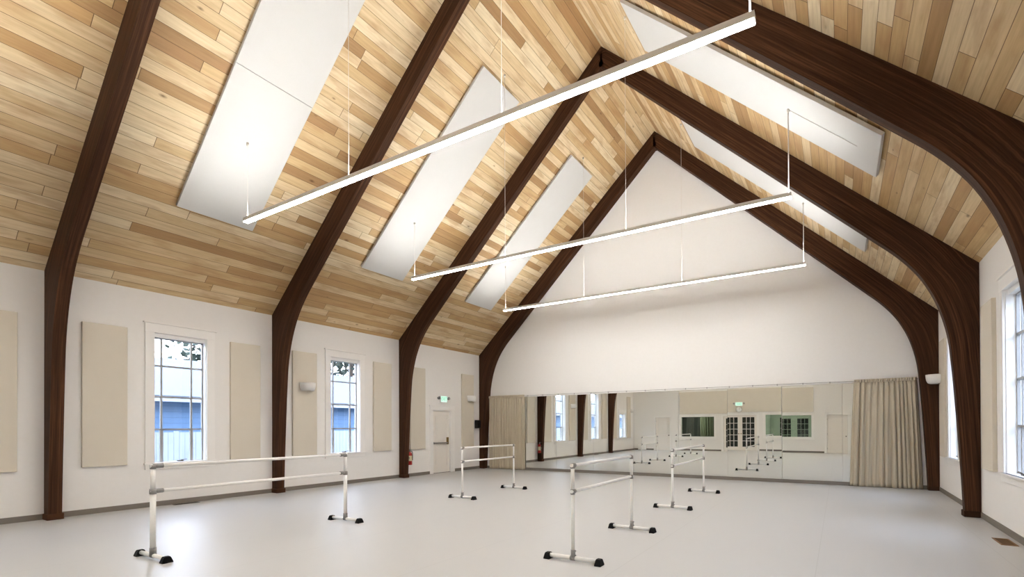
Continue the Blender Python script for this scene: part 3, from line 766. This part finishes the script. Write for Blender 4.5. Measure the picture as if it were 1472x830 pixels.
# ------------------------------------------------------------------ sconces, exit signs, small wall things
def sconce(x, y, z, s, label):
    r = empty('wall_sconce', (x, y, z)); tag(r, label, 'wall lamp', 'white wall sconces')
    bm = bmesh.new(); n = 20
    prof = [(0.08, -0.02), (0.30, -0.065), (0.52, -0.098), (0.70, -0.105), (0.84, -0.085), (0.94, -0.03), (0.985, 0.03), (1.0, 0.10), (0.975, 0.10), (0.95, 0.03), (0.90, -0.03), (0.80, -0.07), (0.5, -0.075), (0.08, 0.0)]
    rings = []
    for q, h in prof:
        rings.append([bm.verts.new((s * (0.012 + 0.25 * q * math.cos(a)), 0.19 * q * math.sin(a) , h)) for a in [-math.pi / 2 + math.pi * i / n for i in range(n + 1)]])
    for a, b in zip(rings[:-1], rings[1:]):
        for i in range(n):
            f = bm.faces.new((a[i], a[i + 1], b[i + 1], b[i])); f.smooth = True
    link('shade', bm, M['sconce'], r)
    bm = bmesh.new(); xa, xb = sorted((0, s * 0.014)); box(bm, xa, xb, -0.12, 0.12, -0.05, 0.085, 0.004); link('backplate', bm, M['sconce'], r)
    return r
sconce(WL + 0.055, 7.47, 2.55, 1, 'white half-bowl wall sconce on the panel left of the second window')
sconce(WL + 0.055, 13.80, 2.56, 1, 'white half-bowl wall sconce right of the exit door near the left curtain')
sconce(WL + 0.0, -0.15 + 0.40 - 0.85, 2.53, 1, 'white half-bowl wall sconce by the short window, seen in the mirror')
sconce(WR - 0.055, 13.86, 2.56, -1, 'white half-bowl wall sconce on the right wall by the far arch leg')

def exit_sign(loc, rz, label, hw=0.15):
    r = empty('exit_sign', loc, rz); tag(r, label, 'exit sign', 'green exit signs')   # local -Y faces the room
    bm = bmesh.new(); box(bm, -hw - 0.012, hw + 0.012, -0.05, 0, -0.012, 0.212, 0.006); link('body', bm, M['trim'], r)
    bxo('face', M['exitface'], (-hw, hw, -0.053, -0.0505, 0.0, 0.20), r)
    cu = bpy.data.curves.new('letters', 'FONT'); cu.body = 'EXIT'; cu.size = 0.17; cu.extrude = 0.001; cu.align_x = 'CENTER'; cu.align_y = 'CENTER'
    tmp = bpy.data.objects.new('letters_tmp', cu); COL.objects.link(tmp)
    bpy.context.view_layer.update()
    me = bpy.data.meshes.new_from_object(tmp.evaluated_get(bpy.context.evaluated_depsgraph_get()))
    bpy.data.objects.remove(tmp); bpy.data.curves.remove(cu)
    me.materials.clear(); me.materials.append(M['exitletter'])
    lo = bpy.data.objects.new('letters', me); COL.objects.link(lo); lo.parent = r; lo.location = (0, -0.0545, 0.10); lo.rotation_euler = (math.pi / 2, 0, 0); lo.scale = (0.78, 1, 1)
    for s in (-1, 1):
        bm = bmesh.new(); c = s * (hw + 0.085)
        tube(bm, (s * (hw + 0.012), -0.025, 0.13), (c, -0.025, 0.13), 0.012, n=10)
        lathe(bm, [(0.02, 0.04), (0.045, 0.03), (0.05, -0.03), (0.046, -0.034)], (c, -0.035, 0.13), (0, 1, -0.2), 16); hd_ = link('lamp_head', bm, M['fitting'], r)
    return r
exit_sign((WL, 12.44, 2.38), math.pi / 2, 'green exit sign with two lamp heads above the white door on the left wall')
exit_sign((-5.0, YB + 0.056, 2.60), math.pi, 'green exit sign above the clock and french doors, seen in the mirror', 0.19)

ck = empty('wall_clock', (-5.0, YB + 0.056, 2.38)); tag(ck, 'round white wall clock under the reflected exit sign', 'clock')
bm = bmesh.new(); lathe(bm, [(0.165, 0), (0.17, 0.02), (0.168, 0.036), (0.160, 0.038), (0.158, 0.03), (0.01, 0.03)], (0, 0, 0), (0, 1, 0), 32); link('rim', bm, M['steel'], ck)
bm = bmesh.new(); lathe(bm, [(0.157, 0.0305), (0.157, 0.034), (0.01, 0.034)], (0, 0, 0), (0, 1, 0), 32); link('face', bm, M['clockface'], ck)
bm = bmesh.new(); tube(bm, (0, 0.036, 0), (0.06, 0.036, 0.05), 0.005, n=6); link('hour_hand', bm, M['black'], ck)
bm = bmesh.new(); tube(bm, (0, 0.039, 0), (0.02, 0.039, 0.12), 0.0035, n=6); link('minute_hand', bm, M['black'], ck)

# black wall speaker beside the far arch leg
sp = empty('wall_speaker', (WL, 14.17, 1.47)); tag(sp, 'small black box speaker on the wall left of the far arch leg', 'speaker')
bm = bmesh.new(); box(bm, 0.03, 0.15, -0.10, 0.10, 0.02, 0.32, 0.008); link('cabinet', bm, M['black'], sp)
bm = bmesh.new(); box(bm, 0.15, 0.157, -0.09, 0.09, 0.03, 0.31, 0.002); link('grille', bm, M['rubber'], sp)
bm = bmesh.new(); box(bm, 0.0, 0.03, -0.04, 0.04, 0.10, 0.24); link('bracket', bm, M['black'], sp)

# fire extinguisher on the far side of the third arch leg
fx_, fy_ = WL + 0.17, ARCH_Y[2] + 0.17 + 0.10
fe = empty('fire_extinguisher', (fx_, fy_, 0.38)); tag(fe, 'red fire extinguisher on the far side of the third arch leg, in the mirror', 'fire extinguisher')
bm = bmesh.new(); lathe(bm, [(0.062, 0), (0.07, 0.01), (0.07, 0.33), (0.058, 0.37), (0.026, 0.395), (0.022, 0.40)], (0, 0, 0)); link('cylinder', bm, M['red'], fe)
bm = bmesh.new(); lathe(bm, [(0.0708, 0.12), (0.0713, 0.122), (0.0713, 0.28), (0.0708, 0.282)], (0, 0, 0)); link('label_band', bm, M['label'], fe)
bm = bmesh.new(); lathe(bm, [(0.022, 0.40), (0.022, 0.44), (0.016, 0.445)], (0, 0, 0)); box(bm, -0.015, 0.085, -0.010, 0.010, 0.44, 0.452); box(bm, -0.015, 0.085, -0.010, 0.010, 0.468, 0.478); box(bm, -0.018, 0.0, -0.010, 0.010, 0.43, 0.478)
link('valve_handle', bm, M['steel'], fe)
bm = bmesh.new(); pts = [(0.022, 0.0, 0.42), (0.075, 0.025, 0.41), (0.088, 0.03, 0.34), (0.085, 0.03, 0.22), (0.083, 0.03, 0.14)]
for a, b in zip(pts[:-1], pts[1:]): tube(bm, a, b, 0.010, n=10)
link('hose', bm, M['black'], fe)
bm = bmesh.new(); box(bm, -0.03, 0.03, -0.098, -0.072, 0.05, 0.36); box(bm, -0.075, 0.075, -0.075, -0.070, 0.20, 0.23); link('wall_hook', bm, M['steel'], fe)

# floor registers
def register(cx, cy, w, l, frame, label):
    r = empty('floor_vent', (cx, cy, 0)); tag(r, label, 'floor vent')
    bm = bmesh.new()
    for b in ((-w, w, -l, -l + 0.02), (-w, w, l - 0.02, l), (-w, -w + 0.018, -l + 0.02, l - 0.02), (w - 0.018, w, -l + 0.02, l - 0.02)): box(bm, *b, 0.0, 0.006)
    link('frame', bm, frame, r)
    bxo('well', M['slot'], (-w + 0.018, w - 0.018, -l + 0.02, l - 0.02, 0.0, 0.0015), r)
    bm = bmesh.new(); n = 9
    for i in range(n):
        y = -l + 0.03 + (2 * l - 0.06) * i / (n - 1); box(bm, -w + 0.018, w - 0.018, y - 0.005, y + 0.005, 0.0015, 0.0045)
    link('louvre', bm, frame, r)
register(WL + 0.125, 4.82, 0.06, 0.22, M['bronze'], 'dark slotted floor vent under the wide window at the left wall')
register(1.84, 8.48, 0.085, 0.23, M['ventwood'], 'brown wooden floor vent by the right wall at the corner of the picture')

# white heater box low in the rear left corner (mirror)
hb = empty('wall_heater', (-10.86, YB, 0)); tag(hb, 'low white heater box in the rear left corner, seen in the mirror', 'heater')
bm = bmesh.new(); box(bm, -0.24, 0.24, 0.0, 0.22, 0.02, 0.36, 0.012); link('case', bm, M['enamel'], hb)
bm = bmesh.new()
for i in range(6): box(bm, -0.2, 0.2, 0.22, 0.226, 0.08 + i * 0.04, 0.095 + i * 0.04)
link('grille', bm, M['trim'], hb)
bm = bmesh.new()
for x in (-0.2, 0.2): box(bm, x - 0.02, x + 0.02, 0.03, 0.19, 0.0, 0.02)
link('foot', bm, M['black'], hb)

# ------------------------------------------------------------------ outside
struct(shell('floor_outside', M['ground'], [(-60, 30, -30, 60, -0.5, -0.3)]))
hs = empty('neighbour_house', (-20, 12, -0.3)); tag(hs, 'blue sided house with a pale roof outside the left windows', 'house')
bm = bmesh.new(); box(bm, -8, 0, -60, 16, 0, 2.95); link('siding_wall', bm, M['siding'], hs)
bm = bmesh.new(); prism(bm, [(0.45, 2.82), (0.45, 2.95), (-4, 4.75), (-8.45, 2.95), (-8.45, 2.82), (-4, 4.6)], 'y', -60.4, 16.4); link('roof', bm, M['roof'], hs)
bm = bmesh.new(); box(bm, 0.40, 0.47, -60.4, 16.4, 2.74, 2.90); link('gutter', bm, M['fence'], hs)
bm = bmesh.new(); prism(bm, [(0, 2.95), (-4, 4.5), (-8, 2.95)], 'y', -60.0, -59.9); prism(bm, [(0, 2.95), (-4, 4.5), (-8, 2.95)], 'y', 15.9, 16.0); link('gable', bm, M['siding'], hs)
fn = empty('board_fence', (-16.2, 9, -0.3)); tag(fn, 'pale board fence between the hall and the blue house', 'fence')
bm = bmesh.new(); y = -40.0
while y < 14: box(bm, -0.012, 0.012, y, y + 0.13, 0.03, 1.72); y += 0.137
link('board_run', bm, M['fence'], fn)
bm = bmesh.new(); box(bm, -0.07, -0.012, -40, 14, 0.4, 0.49); box(bm, -0.07, -0.012, -40, 14, 1.35, 1.44); link('rail', bm, M['fence'], fn)
for k_ in range(9):
    bxo('post', M['fence'], (-0.16, -0.07, -12 + k_ * 3.2, -11.91 + k_ * 3.2, 0.0, 1.75), fn)
h2 = empty('neighbour_house', (8.5, 30, -0.3)); tag(h2, 'pale house added outside the right wall as a bright surface behind its windows', 'house')  # added so the right windows look out on something bright
bm = bmesh.new(); box(bm, 0, 8, -34, 40, 0, 4.6); link('siding_wall', bm, M['fence'], h2)
bm = bmesh.new(); prism(bm, [(-0.45, 4.45), (-0.45, 4.6), (4, 7.4), (8.45, 4.6), (8.45, 4.45), (4, 7.2)], 'y', -34.4, 40.4); link('roof', bm, M['roof'], h2)
def tree(x, y, h, rad, n, label, seed):
    rg = random.Random(seed)
    r = empty('tree', (x, y, -0.3)); tag(r, label, 'tree', 'trees beyond the house')
    bm = bmesh.new(); tube(bm, (0, 0, 0), (0.1, 0.05, h * 0.8), 0.22, 0.06, n=10)
    tips = []
    for i in range(16):
        z = h * rg.uniform(0.35, 0.8); a = rg.uniform(0, 6.283); l = rad * rg.uniform(0.6, 1.0)
        t = Vector((math.cos(a) * l, math.sin(a) * l, z + l * rg.uniform(0.2, 0.7))); tube(bm, (0.05, 0.02, z), t, 0.06, 0.015, n=6); tips.append(t)
    link('trunk', bm, M['bark'], r)
    bm = bmesh.new()
    for i in range(n):
        t = rg.choice(tips); f = rg.uniform(0.35, 1.05); c = Vector((t.x * f, t.y * f, t.z * (0.75 + 0.25 * f))) + Vector((rg.gauss(0, .45), rg.gauss(0, .45), rg.gauss(0, .4)))
        u = Vector((rg.gauss(0, 1), rg.gauss(0, 1), rg.gauss(0, 1))).normalized(); w = u.orthogonal().normalized(); s = rg.uniform(0.07, 0.16)
        bm.faces.new([bm.verts.new(c + u * s * 1.6), bm.verts.new(c + w * s), bm.verts.new(c - u * s * 1.6), bm.verts.new(c - w * s)])
    o = link('foliage', bm, M['leaf'], r, recalc=False)
tree(-29.5, 22.5, 10.5, 3.2, 2600, 'dark evergreen tree behind the blue house, seen in the second window', 3)
tree(-31.0, 14.6, 9.2, 2.8, 700, 'thin leaved tree above the pale roof, seen in the wide window', 9)

# ------------------------------------------------------------------ world, camera, view
W = bpy.data.worlds.new('overcast_sky'); S.world = W; W.use_nodes = True
nt = W.node_tree; nt.nodes.clear()
wo = nt.nodes.new('ShaderNodeOutputWorld'); bg = nt.nodes.new('ShaderNodeBackground')
tc = nt.nodes.new('ShaderNodeTexCoord'); sp_ = nt.nodes.new('ShaderNodeSeparateXYZ'); rp = nt.nodes.new('ShaderNodeValToRGB')
nt.links.new(tc.outputs['Generated'], sp_.inputs[0]); nt.links.new(sp_.outputs[2], rp.inputs[0]); nt.links.new(rp.outputs[0], bg.inputs[0]); nt.links.new(bg.outputs[0], wo.inputs[0])
rp.color_ramp.elements[0].position = 0.0; rp.color_ramp.elements[0].color = (0.86, 0.915, 1.0, 1)
rp.color_ramp.elements[1].position = 0.7; rp.color_ramp.elements[1].color = (0.64, 0.78, 1.0, 1)
bg.inputs[1].default_value = 12.0

FPX, CX, CY0, PHI, PIT, ROL = 705.0055, 790.3742, 610.4751, 0.5331, 0.0059, 0.0042
import math as m_
R0 = Vector((m_.cos(PHI), m_.sin(PHI), 0))
F = Vector((-m_.sin(PHI) * m_.cos(PIT), m_.cos(PHI) * m_.cos(PIT), m_.sin(PIT)))
U0 = Vector((m_.sin(PHI) * m_.sin(PIT), -m_.cos(PHI) * m_.sin(PIT), m_.cos(PIT)))
Rc = R0 * m_.cos(ROL) - U0 * m_.sin(ROL); Uc = R0 * m_.sin(ROL) + U0 * m_.cos(ROL)
cam = bpy.data.cameras.new('camera'); co = bpy.data.objects.new('camera', cam); COL.objects.link(co)
co.matrix_world = Matrix(((Rc.x, Uc.x, -F.x, 0), (Rc.y, Uc.y, -F.y, 0), (Rc.z, Uc.z, -F.z, H_CAM), (0, 0, 0, 1)))
cam.sensor_fit = 'HORIZONTAL'; cam.sensor_width = 36.0; cam.lens = 36.0 * FPX / 1472
cam.shift_x = (736 - CX) / 1472; cam.shift_y = (CY0 - 415) / 1472
cam.clip_start = 0.05; cam.clip_end = 200
S.camera = co
vs = S.view_settings
vs.view_transform = 'Standard'; vs.look = 'None'; vs.gamma = 1.0; vs.exposure = 0.27; vs.use_curve_mapping = False
try:
    S.cycles.max_bounces = 12; S.cycles.diffuse_bounces = 6; S.cycles.glossy_bounces = 5; S.cycles.transparent_max_bounces = 12
    S.cycles.caustics_reflective = False; S.cycles.caustics_refractive = False; S.cycles.sample_clamp_indirect = 6.0
    S.cycles.use_denoising = True
except Exception: pass
